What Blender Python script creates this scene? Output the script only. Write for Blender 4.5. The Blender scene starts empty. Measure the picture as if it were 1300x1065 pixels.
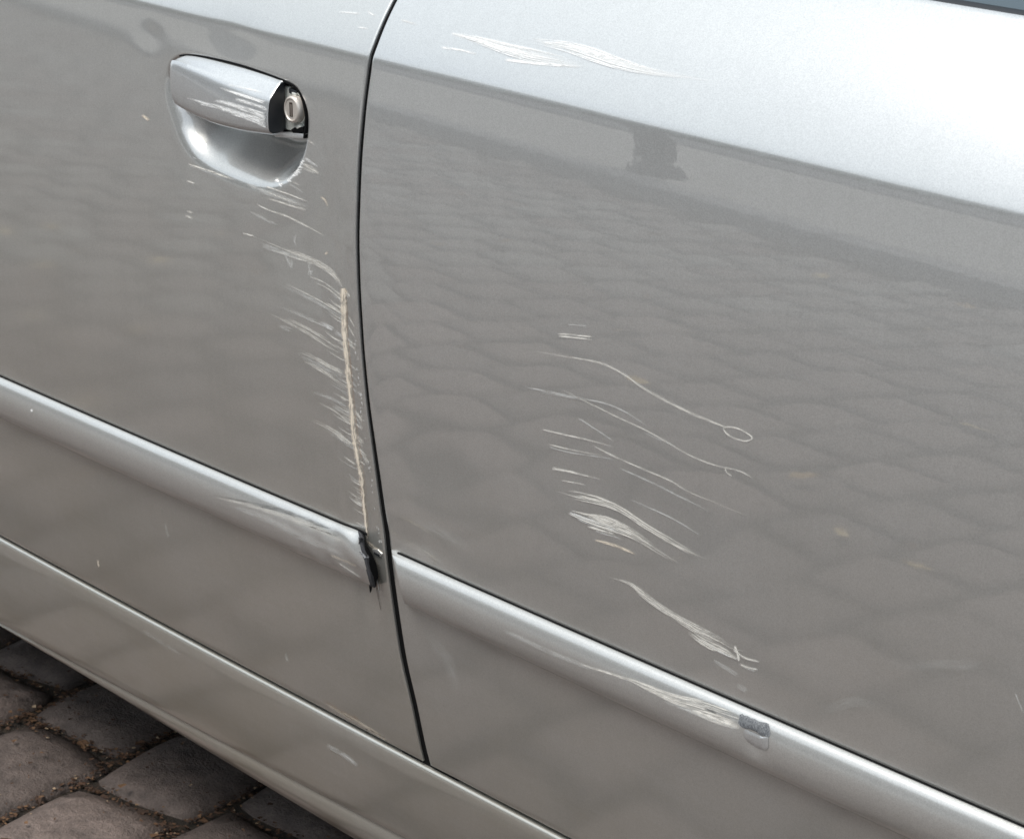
import bpy, bmesh, math, random
import numpy as np
from mathutils import Vector
from mathutils.bvhtree import BVHTree
random.seed(7); rng = np.random.default_rng(7)
S = bpy.context.scene; COL = S.collection

# ------------------------------------------------------------------ camera, sky, sun, exposure
FOC = 2735.0                      # focal length in pixels of a 1300 pixel wide frame
PITCH = math.radians(18.06); TH = math.radians(42.86)
CAM = Vector((0.0, -1.0, 1.19))
head = Vector((-math.cos(TH), math.sin(TH), 0))
FWD = head*math.cos(PITCH) - Vector((0, 0, math.sin(PITCH)))
RGT = FWD.cross(Vector((0, 0, 1))).normalized(); UPV = RGT.cross(FWD)
cam = bpy.data.objects.new('camera', bpy.data.cameras.new('camera')); COL.objects.link(cam)
cam.location = CAM; cam.rotation_euler = FWD.to_track_quat('-Z', 'Y').to_euler()
cam.data.sensor_width = 36; cam.data.lens = FOC/1300*36; cam.data.shift_y = -45/1300
cam.data.clip_end = 2000; cam.data.clip_start = .05
cam.data.dof.use_dof = True; cam.data.dof.focus_distance = 1.60; cam.data.dof.aperture_fstop = 32
S.camera = cam

SUN_EL = math.radians(62); SUN_ROT = math.radians(192)
W = bpy.data.worlds.new("World"); S.world = W; W.use_nodes = True
nt = W.node_tree; N = nt.nodes; L = nt.links
bg = N['Background']; bg.inputs['Strength'].default_value = 0.086
sky = N.new('ShaderNodeTexSky'); sky.sky_type = 'NISHITA'; sky.sun_disc = False
sky.sun_elevation = SUN_EL; sky.sun_rotation = SUN_ROT; sky.dust_density = 2.0; sky.air_density = 1.0
tc = N.new('ShaderNodeTexCoord'); mp = N.new('ShaderNodeMapping'); mp.inputs['Scale'].default_value = (1, 1, 2.2)
no = N.new('ShaderNodeTexNoise'); no.inputs['Scale'].default_value = 2.2; no.inputs['Detail'].default_value = 6
rp = N.new('ShaderNodeValToRGB'); rp.color_ramp.elements[0].position = .34; rp.color_ramp.elements[1].position = .6
rp.color_ramp.elements[0].color = (.62, .62, .62, 1)
mx = N.new('ShaderNodeMix'); mx.data_type = 'RGBA'; mx.inputs[7].default_value = (6.9, 7.7, 8.3, 1)
L.new(tc.outputs['Generated'], mp.inputs[0]); L.new(mp.outputs[0], no.inputs['Vector']); L.new(no.outputs['Fac'], rp.inputs[0])
L.new(rp.outputs[0], mx.inputs[0]); L.new(sky.outputs[0], mx.inputs[6]); L.new(mx.outputs[2], bg.inputs['Color'])

sl = bpy.data.lights.new('sun', 'SUN'); sl.energy = 1.75; sl.angle = math.radians(32); sl.color = (1, .955, .9)
so = bpy.data.objects.new('sun', sl); COL.objects.link(so)
sd = Vector((math.sin(SUN_ROT)*math.cos(SUN_EL), math.cos(SUN_ROT)*math.cos(SUN_EL), math.sin(SUN_EL)))
so.rotation_euler = sd.to_track_quat('Z', 'Y').to_euler()
S.view_settings.view_transform = 'Standard'; S.view_settings.look = 'None'
S.view_settings.exposure = 0.66; S.view_settings.gamma = 1
S.cycles.max_bounces = 10; S.cycles.transparent_max_bounces = 24

def ray(px, py):
    return (FWD*FOC + RGT*(px-650) - UPV*(py-487.5)).normalized()

# ------------------------------------------------------------------ materials
def mat(name, col=(.5, .5, .5), rough=.5, metal=0, **kw):
    m = bpy.data.materials.new(name); m.use_nodes = True
    b = m.node_tree.nodes['Principled BSDF']
    b.inputs['Base Color'].default_value = (*col, 1); b.inputs['Roughness'].default_value = rough
    b.inputs['Metallic'].default_value = metal
    for k, v in kw.items(): b.inputs[k.replace('_', ' ')].default_value = v
    return m
class G:                                    # tiny node helper
    def __init__(s, m): s.t = m.node_tree; s.b = s.t.nodes['Principled BSDF']
    def n(s, typ, **kw):
        x = s.t.nodes.new(typ)
        for k, v in kw.items(): setattr(x, k, v)
        return x
    def l(s, a, b): s.t.links.new(a, b)
    def noise(s, scale, detail=4, vec=None, rough=.5):
        x = s.n('ShaderNodeTexNoise'); x.inputs['Scale'].default_value = scale
        x.inputs['Detail'].default_value = detail; x.inputs['Roughness'].default_value = rough
        if vec is not None: s.l(vec, x.inputs['Vector'])
        return x
    def ramp(s, fac, stops):
        x = s.n('ShaderNodeValToRGB'); e = x.color_ramp.elements
        while len(e) < len(stops): e.new(.5)
        for i, (p, c) in enumerate(stops):
            e[i].position = p; e[i].color = (*c, 1) if not np.isscalar(c) else (c, c, c, 1)
        s.l(fac, x.inputs[0]); return x
    def mix(s, fac, a, b, mode='MIX'):
        x = s.n('ShaderNodeMix', data_type='RGBA', blend_type=mode)
        for i, v in ((0, fac), (6, a), (7, b)):
            if hasattr(v, 'links'): s.l(v, x.inputs[i])
            elif i == 0: x.inputs[0].default_value = v
            else: x.inputs[i].default_value = (*v, 1)
        return x.outputs[2]
    def math(s, op, a, b=0.0):
        x = s.n('ShaderNodeMath', operation=op)
        for i, v in ((0, a), (1, b)):
            if hasattr(v, 'links'): s.l(v, x.inputs[i])
            else: x.inputs[i].default_value = v
        return x.outputs[0]
    def bump(s, h, strength, dist=.001, to='Normal', prev=None):
        x = s.n('ShaderNodeBump'); x.inputs['Strength'].default_value = strength; x.inputs['Distance'].default_value = dist
        s.l(h, x.inputs['Height'])
        if prev is not None: s.l(prev, x.inputs['Normal'])
        s.l(x.outputs[0], s.b.inputs[to]); return x.outputs[0]

def paint(name, base=(.62, .625, .62), dirt_bounce=.85, cr=.0, ior=2.15):
    m = mat(name, base, .34, .64, Coat_Weight=1.0, Coat_Roughness=.02, Coat_IOR=ior)
    g = G(m); tcn = g.n('ShaderNodeTexCoord'); P = tcn.outputs['Object']
    fl = g.n('ShaderNodeTexVoronoi'); fl.inputs['Scale'].default_value = 1700; g.l(P, fl.inputs['Vector'])
    sp = g.n('ShaderNodeSeparateColor'); g.l(fl.outputs['Color'], sp.inputs[0])
    flk = g.ramp(sp.outputs[0], [(0, .90), (1, 1.11)])
    c1 = g.mix(1.0, base, flk.outputs[0], 'MULTIPLY')
    # blotchy road film; its beige, stronger low down, paints in warm ground bounce
    n1 = g.noise(5, 6, P, .6); mpn = g.n('ShaderNodeMapping'); mpn.inputs['Scale'].default_value = (3, 3, 22)
    g.l(P, mpn.inputs[0]); n2 = g.noise(7, 5, mpn.outputs[0], .65)
    pos = g.n('ShaderNodeSeparateXYZ'); g.l(P, pos.inputs[0])
    hz = g.n('ShaderNodeMapRange'); hz.inputs[1].default_value = .85; hz.inputs[2].default_value = .2
    hz.inputs[3].default_value = .0; hz.inputs[4].default_value = dirt_bounce; g.l(pos.outputs[2], hz.inputs[0])
    bl = g.math('MULTIPLY', g.math('ADD', g.math('MULTIPLY', n1.outputs[0], .8), g.math('MULTIPLY', n2.outputs[0], .4)), hz.outputs[0])
    c2 = g.mix(bl, c1, (.42, .385, .30))
    ms = g.n('ShaderNodeMapping'); ms.inputs['Scale'].default_value = (26, 26, 2.2); g.l(P, ms.inputs[0]); n3 = g.noise(3, 6, ms.outputs[0], .7)
    sp3 = g.noise(900, 3, P); rs3 = g.ramp(n3.outputs[0], [(.3, .975), (.7, 1.015)]); ds = g.ramp(sp3.outputs[0], [(.28, .86), (.36, 1.0)])
    c2 = g.mix(1.0, g.mix(1.0, c2, rs3.outputs[0], 'MULTIPLY'), ds.outputs[0], 'MULTIPLY')
    g.l(c2, g.b.inputs['Base Color'])
    crr = g.ramp(n1.outputs[0], [(.35, .002+cr), (.75, .018+cr)]); hz2 = g.n('ShaderNodeMapRange'); hz2.inputs[1].default_value = .74; hz2.inputs[2].default_value = .50; hz2.inputs[4].default_value = .085; g.l(pos.outputs[2], hz2.inputs[0]); g.l(g.math('ADD', crr.outputs[0], hz2.outputs[0]), g.b.inputs['Coat Roughness'])
    # orange peel in the clear coat
    op = g.noise(160, 2, P); g.bump(op.outputs[0], .03, .0004, 'Coat Normal')
    return m
PAINT = paint('silver_paint'); PAINT_DUSTY = paint('silver_paint_dusty', (.60, .60, .585), .95, .036); PAINT_TRIM = paint('silver_trim_paint', (.64, .64, .63), .4, .06, 1.9)
PAINT_BRIGHT = paint('silver_handle_paint', (.64, .65, .655), .1, .05, 1.75)
BLACK = mat('black_rubber_and_gap_shade', (.004, .004, .0045), .8, Specular_IOR_Level=.15)  # also colours the ribbons that stand in for gap shade
DARKPL = mat('dark_plastic', (.02, .022, .026), .38)
FOAM = mat('torn_foam', (.035, .036, .04), .85)
g = G(FOAM); nn = g.noise(500, 5); rr = g.ramp(nn.outputs[0], [(.4, (.02, .02, .023)), (.7, (.20, .20, .215))]); g.l(rr.outputs[0], g.b.inputs['Base Color']); g.bump(nn.outputs[0], .8, .002)
STEEL = mat('lock_steel', (.78, .79, .74), .36, .35)
g = G(STEEL); nn = g.noise(900, 4); rr = g.ramp(nn.outputs[0], [(.3, .2), (.8, .45)]); g.l(rr.outputs[0], g.b.inputs['Roughness'])
BRASS = mat('lock_face_metal', (.66, .58, .50), .38, .45)
g = G(BRASS); nn = g.noise(1400, 4); rr = g.ramp(nn.outputs[0], [(.3, (.62, .55, .49)), (.75, (.86, .81, .75))]); g.l(rr.outputs[0], g.b.inputs['Base Color'])
GLASS = mat('tinted_glass', (.10, .135, .16), .05, 0, IOR=1.6)
UNDER = mat('underbody_coating', (.012, .012, .013), .8)

def scratch_mat(name, col, thr=.45, gain=1.0, rough=.5):
    m = mat(name, col, rough); g = G(m)
    uv = g.n('ShaderNodeUVMap', uv_map='streak'); fd = g.n('ShaderNodeUVMap', uv_map='fade')
    n = g.noise(1.0, 5, uv.outputs[0], .65)
    a = g.ramp(n.outputs[0], [(thr-.14, 0.0), (thr+.16, 1.0)]).outputs[0]
    mp_ = g.n('ShaderNodeMapping'); mp_.inputs['Scale'].default_value = (1.6, .25, 1); g.l(uv.outputs[0], mp_.inputs[0])
    nb_ = g.noise(1.0, 3, mp_.outputs[0], .6); pb = g.ramp(nb_.outputs[0], [(.36, .25), (.56, 1.0)]).outputs[0]; a = g.math('MULTIPLY', a, pb)
    s = g.n('ShaderNodeSeparateXYZ'); g.l(fd.outputs[0], s.inputs[0])
    # fade.x: 0..1 strength along the stroke, fade.y: -> across
    ac = g.math('SUBTRACT', 1.0, g.math('POWER', g.math('ABSOLUTE', g.math('SUBTRACT', g.math('MULTIPLY', s.outputs[1], 2.0), 1.0)), 1.6))
    al = g.math('MULTIPLY', g.math('MULTIPLY', g.math('MULTIPLY', a, ac), s.outputs[0]), gain)
    g.l(al, g.b.inputs['Alpha'])
    return m
SCR = {'white': scratch_mat('scratch_white', (.88, .85, .79), .37, 1.5),
       'faint': scratch_mat('scratch_faint', (.80, .80, .78), .42, .75),
       'cream': scratch_mat('scratch_cream', (.88, .78, .65), .36, 1.4),
       'rust': scratch_mat('scratch_rust', (.55, .28, .12), .46, .8),
       'dark': scratch_mat('scratch_dark', (.03, .03, .03), .42, .85),
       'bright': scratch_mat('scratch_bright', (.94, .94, .93), .33, 1.4, .4)}

# ------------------------------------------------------------------ object helpers
def link(o, parent=None):
    COL.objects.link(o)
    if parent is not None: o.parent = parent
    return o
def tag(o, label=None, cat=None, group=None, kind=None):
    for k, v in (('label', label), ('category', cat), ('group', group), ('kind', kind)):
        if v: o[k] = v
    return o
def empty(name, loc=(0, 0, 0)):
    o = bpy.data.objects.new(name, None); o.location = loc; o.empty_display_size = .1; return link(o)
def meshobj(name, verts, faces, m, parent=None, smooth=True):
    me = bpy.data.meshes.new(name); me.from_pydata([tuple(v) for v in verts], [], faces); me.update()
    if m: me.materials.append(m)
    if smooth: me.polygons.foreach_set('use_smooth', [True]*len(me.polygons))
    return link(bpy.data.objects.new(name, me), parent)
def gridobj(name, P, m, parent=None, smooth=True, closed_v=False, caps=False):
    P = np.asarray(P); n, k = P.shape[:2]; V = P.reshape(-1, 3)
    idx = np.arange(n*k).reshape(n, k); f = []
    cols = k if closed_v else k-1
    a = idx[:-1, :cols]; b = idx[1:, :cols]; j = (np.arange(cols)+1) % k
    c = idx[1:][:, j]; d = idx[:-1][:, j]
    f = np.stack([a, b, c, d], -1).reshape(-1, 4).tolist()
    if caps: f += [idx[0].tolist(), idx[-1][::-1].tolist()]
    return meshobj(name, V, f, m, parent, smooth)
def finish(o, ang=40):
    me = o.data; bm = bmesh.new(); bm.from_mesh(me); bmesh.ops.recalc_face_normals(bm, faces=bm.faces)
    for e in bm.edges:
        if len(e.link_faces) == 2 and e.calc_face_angle(0) > math.radians(ang): e.smooth = False
    bm.to_mesh(me); bm.free(); return o

# ------------------------------------------------------------------ body side surface: y = -out(x, z)
X0 = -1.22
CZ = [0.925, 0.0]
def softplus(v): return np.logaddexp(0, v)
def base_out(x, z):
    x = np.asarray(x, float); z = np.asarray(z, float)
    zc = CZ[0] + CZ[1]*(x-X0)
    o = -.21*(z-.78)**2 - .012*(x-X0)**2
    w = .0014; t = (z-zc)
    o = o - .43*w*softplus(t/w) - 2.4*np.maximum(t, 0)**2
    o = o - 5.0*np.maximum(t-.085, 0)**2
    return o
dents = []                                 # (x, z, rx, rz, depth)
crease = None
def out(x, z):
    o = base_out(x, z)
    if crease is not None:
        cx_ = np.interp(z, crease[0], crease[1]); f_ = np.clip((np.asarray(z)-crease[0][0]+.01)/.03, 0, 1)*np.clip((crease[0][-1]+.03-np.asarray(z))/.07, 0, 1)
        d_ = np.asarray(x)-cx_; sg = 1/(1+np.exp(-np.clip(d_/.0016, -40, 40)))
        o = o - f_*(.0022*sg*np.exp(-np.maximum(d_, 0)/.03) - .0009*np.exp(-(d_/.0022)**2) + .0013*np.exp(-((d_+.012)/.010)**2)*(1-sg))
    for (dx, dz, rx, rz, dp) in dents: o = o - dp*np.exp(-((x-dx)/rx)**2-((z-dz)/rz)**2)
    return o
def hit(px, py, off=0.0, f=None):
    f = f or out
    r = ray(px, py); y = 0.0
    for _ in range(30):
        t = (y-CAM.y)/r.y; p = CAM + r*t; y = -(float(f(p.x, p.z))+off)
    return p
# the feature line below the window line
for _ in range(6):
    A = hit(154, -2); B = hit(472, 74.5); C_ = hit(1300, 277)
    sl_ = ((C_.z-A.z)/(C_.x-A.x)); CZ[1] = sl_; CZ[0] = B.z - sl_*(B.x-X0)
def zchar(x): return CZ[0] + CZ[1]*(np.asarray(x)-X0)
def curve_xz(pts, off=0.0):
    q = [hit(*p, off) for p in pts]; q.sort(key=lambda v: v.z)
    zz = np.array([v.z for v in q]); xx = np.array([v.x for v in q])
    def f(z):
        z = np.asarray(z, float); r = np.interp(z, zz, xx)
        r = np.where(z < zz[0], xx[0]+(z-zz[0])*(xx[2]-xx[0])/(zz[2]-zz[0]), r)
        return np.where(z > zz[-1], xx[-1]+(z-zz[-1])*(xx[-1]-xx[-2])/(zz[-1]-zz[-2]), r)
    def sm(z):
        z = np.asarray(z, float); return (f(z-.012)+f(z-.006)+f(z)*2+f(z+.006)+f(z+.012))/6
    return sm
def curve_zx(pts, off=0.0, lin=True):
    q = [hit(*p, off) for p in pts]; a = np.polyfit([v.x for v in q], [v.z for v in q], 1)
    return lambda x: a[0]*np.asarray(x, float)+a[1]
gapL = curve_xz([(498, 0), (484, 28), (467, 75), (459.5, 130), (453, 200), (449.5, 300), (450.5, 370), (454.5, 441), (462, 520), (467.5, 560), (473, 600), (487, 698), (495, 757), (507, 836), (521, 895), (533, 954), (537, 970)])
gapR = curve_xz([(505, 0), (491, 28), (474.5, 75), (466, 130), (460, 200), (456, 300), (457, 370), (461, 441), (469, 520), (475, 560), (481, 600), (496, 698), (504, 757), (516, 836), (530, 895), (542, 954), (547, 970)])
zseam = curve_zx([(0, 680), (107, 740), (400, 895), (540, 970)])
zbelt = curve_zx([(1165, 0), (1300, 22)])
ZB = float(zbelt(-.66)); BSL = CZ[1]
def ztop(x): return ZB + BSL*(np.asarray(x)+.66)
print('char', CZ, 'belt', ZB, 'seam', float(zseam(-1.2)), float(zseam(-1.8)), 'gap', [round(float(gapL(z)), 3) for z in (.4, .5, .6, .7, .8, .9)])

# dents and warps of the damaged front door
def dent(px, py, rx, rz, dp):
    p = hit(px, py, f=base_out); return (p.x, p.z, rx, rz, dp)
dents += [dent(420, 270, .022, .045, .0016), dent(395, 330, .05, .05, .0010), dent(450, 520, .012, .09, .0008), dent(300, 45, .03, .016, .0008),
          dent(190, 45, .018, .012, .0003), dent(462, 730, .012, .03, .0030), dent(420, 700, .05, .03, .0012), dent(820, 640, .10, .04, .0012), dent(560, 600, .06, .05, .0010),
          dent(520, 690, .03, .012, .0012)]

cq = sorted([(v.z, v.x) for v in (hit(*p, f=base_out) for p in [(435, 350), (436, 366), (437.7, 421), (442, 469), (446, 511), (450, 553.5), (455, 585), (459, 607), (463.6, 650.7), (468, 690)])])
crease = (np.array([c[0] for c in cq]), np.array([c[1] for c in cq]))
# recess behind the handle
RP = [(213, 97), (217, 80), (228, 71.5), (250, 71), (300, 82), (345, 97), (372, 109), (383, 124), (389, 145), (388, 175), (383, 198), (372, 219), (357, 231), (338, 235), (312, 230), (285, 219), (262, 207), (243, 190), (230, 168), (222, 143), (215, 118)]
rq = np.array([(v.x, v.z) for v in (hit(*p, f=base_out) for p in RP)])
def catmull(P, n, closed=False):
    P = np.asarray(P, float); m = len(P); o = []
    segs = m if closed else m-1
    for i in range(segs):
        g4 = [P[(i+k) % m] if closed else P[min(max(i+k, 0), m-1)] for k in (-1, 0, 1, 2)]
        for t in np.linspace(0, 1, n, endpoint=False):
            o.append(.5*((2*g4[1])+(-g4[0]+g4[2])*t+(2*g4[0]-5*g4[1]+4*g4[2]-g4[3])*t*t+(-g4[0]+3*g4[1]-3*g4[2]+g4[3])*t**3))
    if not closed: o.append(P[-1])
    return np.array(o)
RPOLY = catmull(rq, 8, True)
def sdf(x, z, poly):
    x = np.asarray(x, float); z = np.asarray(z, float)
    d = np.full(x.shape, 1e9); inside = np.zeros(x.shape, bool)
    for (ax, az), (bx, bz) in zip(poly, np.roll(poly, -1, 0)):
        ex, ez = bx-ax, bz-az; wx, wz = x-ax, z-az
        t = np.clip((wx*ex+wz*ez)/(ex*ex+ez*ez+1e-18), 0, 1)
        d = np.minimum(d, np.hypot(wx-ex*t, wz-ez*t))
        c = (az > z) != (bz > z)
        inside ^= c & (x < (bx-ax)*(z-az)/(bz-az+1e-18)+ax)
    return np.where(inside, d, -d)
rx0, rx1, rz0, rz1 = rq[:, 0].min(), rq[:, 0].max(), rq[:, 1].min(), rq[:, 1].max()
def recess(x, z):
    d = sdf(x, z, RPOLY)
    u = np.clip(((z-rz0)/(rz1-rz0)-.5)/.45, 0, 1); u = u*u*(3-2*u)
    q = np.clip(((x-rx0)/(rx1-rx0)-.55)/.45, 0, 1); q = q*q*(3-2*q)
    wdt = (.036-.022*u)*(1-.45*q)
    sw = .0023*(1-u)*(1-.6*q)+.0005; d = sw*np.logaddexp(0, (d-.0006)/sw)
    t = np.clip(d/wdt, 0, 1); s = 1-(1-t)**1.75
    return .030*s

# ------------------------------------------------------------------ the car
CAR = tag(empty('car', (X0, .8, 0)), 'silver metallic car with a scratched door handle, scraped doors and a broken trim strip', 'car')
CAR_INV = Vector(CAR.location)
def under_car(o):
    o.parent = CAR; o.location = -CAR_INV; return o
def sub(o, par):
    o.parent = par; return o

def spaced(a, b, step): return list(np.linspace(a, b, max(2, int(round(abs(b-a)/step))+1)))[:-1]
def door_panel(name, xs, zs, side, gap, with_recess):
    """xs runs away from the gap: x = gap(z) + weight * ...; edges are folded inward"""
    xs = np.array(xs); zs = np.array(zs)
    Zr, Xr = np.meshgrid(zs, xs)
    xg0 = float(gap(.69))
    dist = (Xr-xg0)*side                       # >= 0 away from the gap
    wgt = np.clip(1-dist/.055, 0, 1); wgt = wgt*wgt*(3-2*wgt)
    c = zchar(Xr)-zchar(X0)
    k = np.clip((Zr-.69)/.2, 0, 1); k = k*k*(3-2*k)
    Z = Zr + c*k
    kb = np.clip((.51-Zr)/.12, 0, 1)
    zb0 = float(zseam(X0)); Z = Z + (zseam(Xr)-zb0)*kb
    X = Xr + (gap(Z)-xg0)*wgt
    O = out(X, Z)
    if with_recess: O = O - recess(X, Z)
    P = np.stack([X, -O, Z], -1)
    # fold at the gap (row 0 of xs is the gap), at the bottom (column 0)
    fold = [(.0000, .0), (.0003, .0002), (.0006, .0007), (.0007, .0014), (.0007, .008)]
    rows = []
    for dx, dy in fold[::-1][:-1]:
        e = P[0].copy(); e[:, 0] += -side*dx; e[:, 1] += dy; rows.append(e)
    P = np.concatenate([np.array(rows), P], 0)
    colsb = []
    for dz, dy in fold[::-1][:-1]:
        e = P[:, 0].copy(); e[:, 2] -= dz; e[:, 1] += dy; colsb.append(e)
    P = np.concatenate([np.stack(colsb, 1), P], 1)
    colst = []
    for dz, dy in [(.002, .002), (.003, .005), (.003, .02)]:
        e = P[:, -1].copy(); e[:, 2] += dz; e[:, 1] += dy; colst.append(e)
    P = np.concatenate([P, np.stack(colst, 1)], 1)
    return P
zb0 = float(zseam(X0)) + .0025; zt0 = float(ztop(X0)) - .002
zc0 = float(zchar(X0))
zs_f = spaced(zb0, .71, .006) + spaced(.71, rz0-.01, .005) + spaced(rz0-.01, rz1+.008, .0012) + spaced(rz1+.008, zc0+.014, .0012) + spaced(zc0+.014, zt0, .004) + [zt0]
gl0, gr0 = float(gapL(.69)), float(gapR(.69))
xs_f = spaced(gl0, gl0-.01, .002) + spaced(gl0-.01, gl0-.045, .0012) + spaced(gl0-.045, rx1+.006, .003) + spaced(rx1+.006, rx0-.006, .0012) + spaced(rx0-.006, -2.75, .007) + [-2.75]
P = door_panel('front', xs_f, zs_f, -1, gapL, True)
FD = under_car(finish(gridobj('front_door', P, PAINT_DUSTY), 50))
FD['label'] = 'front door with its scraped handle and torn trim'
zs_r = spaced(zb0, zc0-.012, .006) + spaced(zc0-.012, zc0+.014, .0012) + spaced(zc0+.014, zt0, .004) + [zt0]
xs_r = spaced(gr0, gr0+.01, .002) + spaced(gr0+.01, .25, .006) + [.25]
P = door_panel('rear', xs_r, zs_r, 1, gapR, False)
RD = under_car(finish(gridobj('rear_door', P, PAINT), 50))
RD['label'] = 'rear door with long curved white scratches'
for o in (FD, RD):
    me = o.data

# dark jamb behind the gap, inner shell, underbody
zz = np.linspace(.27, float(ztop(X0))+.01, 60)
J = np.array([[(gapL(z)-.03, -float(out(gapL(z), z))+.0024, z), (gapR(z)+.03, -float(out(gapR(z), z))+.0024, z)] for z in zz])
under_car(gridobj('door_jamb', J, BLACK))
def box(name, x0, x1, y0, y1, z0, z1, m, parent=None, bev=0, seg=2):
    bm = bmesh.new(); bmesh.ops.create_cube(bm, size=1)
    for v in bm.verts: v.co = Vector(((x0+x1)/2+v.co.x*(x1-x0), (y0+y1)/2+v.co.y*(y1-y0), (z0+z1)/2+v.co.z*(z1-z0)))
    if bev: bmesh.ops.bevel(bm, geom=bm.edges[:], offset=bev, segments=seg, affect='EDGES', profile=.6)
    me = bpy.data.meshes.new(name); bm.to_mesh(me); bm.free(); me.materials.append(m)
    me.polygons.foreach_set('use_smooth', [True]*len(me.polygons))
    o = bpy.data.objects.new(name, me); link(o, parent); return finish(o, 30)
under_car(box('body_shell', -4.4, 1.6, .14, 1.60, .155, .93, UNDER, bev=.02))

under_car(box('far_light_skirt', -4.4, 1.6, 1.46, 1.62, .03, .2, UNDER, bev=.02))  # unseen skirt, added to stop light leaking in under the car
# ---- front wing beyond the frame
xw = np.arange(-4.3, -2.755, .03); zw = np.concatenate([np.linspace(zb0, zc0-.012, 24), np.linspace(zc0-.008, zc0+.014, 12), np.linspace(zc0+.02, zt0, 8)])
P = []
for x in xw:
    c = float(zchar(x)-zchar(X0)); row = []
    for z in zw:
        k = min(1, max(0, (z-.69)/.2)); z2_ = z+c*k*k*(3-2*k); row.append((x, -float(out(x, z2_)), z2_))
    P.append(row)
under_car(finish(gridobj('front_wing', P, PAINT_DUSTY), 50))
# ---- sill
zsill_c = curve_zx([(18, 758), (215, 866), (369, 943)], -.040)
zsill_b = curve_zx([(18, 764), (215, 877), (375, 975)], -.046)
xs = np.arange(-4.3, 1.5, .02)
def sill_out_top(x): return out(x, zseam(x)) - .0
rows = []
for x in xs:
    zt = float(zseam(x)) - .0018; zc_ = float(zsill_c(x)); zb = float(zsill_b(x)); o0 = float(out(x, zt))
    r = [(-.030, zt-.0005), (-.0022, zt-.0005), (-.0004, zt-.0008), (.0012, zt-.0020), (.0020, zt-.0050)]
    h = (zt-.005)-zc_
    for t in (.15, .3, .45, .6, .75, .88, .96): r.append((.0020-.013*t-.006*t*t, zt-.005-h*t))
    r += [(-.0178, zc_+.0008), (-.0205, zc_), (-.0212, zc_-.0015), (-.0195, zc_-.004), (-.022, zc_-.5*(zc_-zb)), (-.030, zb+.003), (-.036, zb), (-.045, zb+.001), (-.09, zb+.012)]
    rows.append([(x, -(o0+a), z) for a, z in r])
SILL = under_car(finish(gridobj('sill', rows, PAINT_DUSTY), 60))
SILL['label'] = 'sill panel below the doors'
# black seal in the joint over the sill
rows = [[(x, -(float(out(x, zseam(x)))-.006), float(zseam(x))+.006), (x, -(float(out(x, zseam(x)))-.006), float(zseam(x))-.006)] for x in xs]
under_car(gridobj('sill_seal', rows, BLACK))

# ---- glass and belt seal above the rear and front door
rows = []; rows2 = []
for x in np.arange(-2.75, .26, .03):
    z = float(ztop(x)); y = -float(out(x, z))
    rows.append([(x, y+.002, z-.004), (x, y+.001, z+.0005), (x, y+.003, z+.0022), (x, y+.006, z+.0026), (x, y+.009, z+.002), (x, y+.012, z-.004)])
    rows2.append([(x, y-.002+.55*t, z-.02+t) for t in (0, .1, .2, .3, .42)])
under_car(finish(gridobj('window_seal', rows, DARKPL), 60))
under_car(gridobj('window_glass', rows2, GLASS))

# ------------------------------------------------------------------ trim strips
def trim_surface(top_pts, bot_pts, prot):
    return curve_zx(top_pts, .003), curve_zx(bot_pts, .004)
TSEC = [(-.0015, 1.0), (.0020, 1.0), (.0042, .985), (.0062, .95), (.0084, .88), (.0104, .78), (.0119, .66), (.0126, .54), (.0127, .42), (.0122, .30), (.0112, .19), (.0094, .10), (.0068, .035), (.0035, .0), (-.0015, .0)]
def trim(name, ztf, zbf, xs, par, wob=None, edge=None, xe=0):
    rows = []
    ed = [hit(edge[0][0]+(edge[1][0]-edge[0][0])*(1-h), edge[0][1]+(edge[1][1]-edge[0][1])*(1-h), o_, base_out).x-xe for o_, h in TSEC]
    for x in xs:
        kx = max(0, 1-abs(x-xe)/.04)**2
        zt, zb = float(ztf(x)), float(zbf(x)); r = []
        for (o_, h), e_ in zip(TSEC, ed):
            z = zb + (zt-zb)*h; r.append((x+e_*kx, -(float(base_out(x, z))+o_+(wob(x, h) if wob else 0)), z))
        rows.append(r)
    return sub(finish(gridobj(name, rows, PAINT_TRIM, closed_v=True, caps=True), 60), par)
ztF, zbF = trim_surface([(0, 481), (228, 575), (455, 677)], [(0, 531), (240, 638), (473, 745)], 0)
ztR, zbR = trim_surface([(498, 701), (800, 835), (1120, 974)], [(513, 765), (700, 852), (960, 974)], 0)
ef = hit(461, 700, .008).x
xsF = list(np.arange(-2.75, ef-.16, .02)) + list(np.linspace(ef-.16, ef, 60))
def wobF(x, h):
    a = max(0, 1-(ef-x)/.12)
    return .0007*math.sin(x*190+h*7)*a - .0016*a*a*math.exp(-((h-.3)/.2)**2)
EF = ((454.5, 677), (471.5, 744)); ER = ((497.5, 700), (514, 766))
TF = trim('trim_strip', ztF, zbF, xsF, FD, wobF, EF, ef); TF['label'] = 'trim strip with its end cap torn off'
er = float(gapR(.42))+.004
er = hit(500, 730, .006).x
xchip = hit(956, 930, .012).x; zchip = hit(956, 930, .012).z
xsR = list(np.linspace(er, er+.05, 12)) + list(np.linspace(er+.055, xchip-.05, 25)) + list(np.linspace(xchip-.045, xchip+.03, 60)) + list(np.arange(xchip+.04, .25, .02))
def wobR(x, h):
    a = math.exp(-((x-xchip)/.010)**2)*math.exp(-((h-.55)/.22)**2)
    b = math.exp(-((x-xchip+.03)/.02)**2)*math.exp(-((h-.7)/.15)**2)
    return -.0028*a - .0010*b
TR = trim('trim_strip', ztR, zbR, xsR, RD, wobR, ER, er); TR['label'] = 'trim strip with a gouge near its middle'
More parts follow.
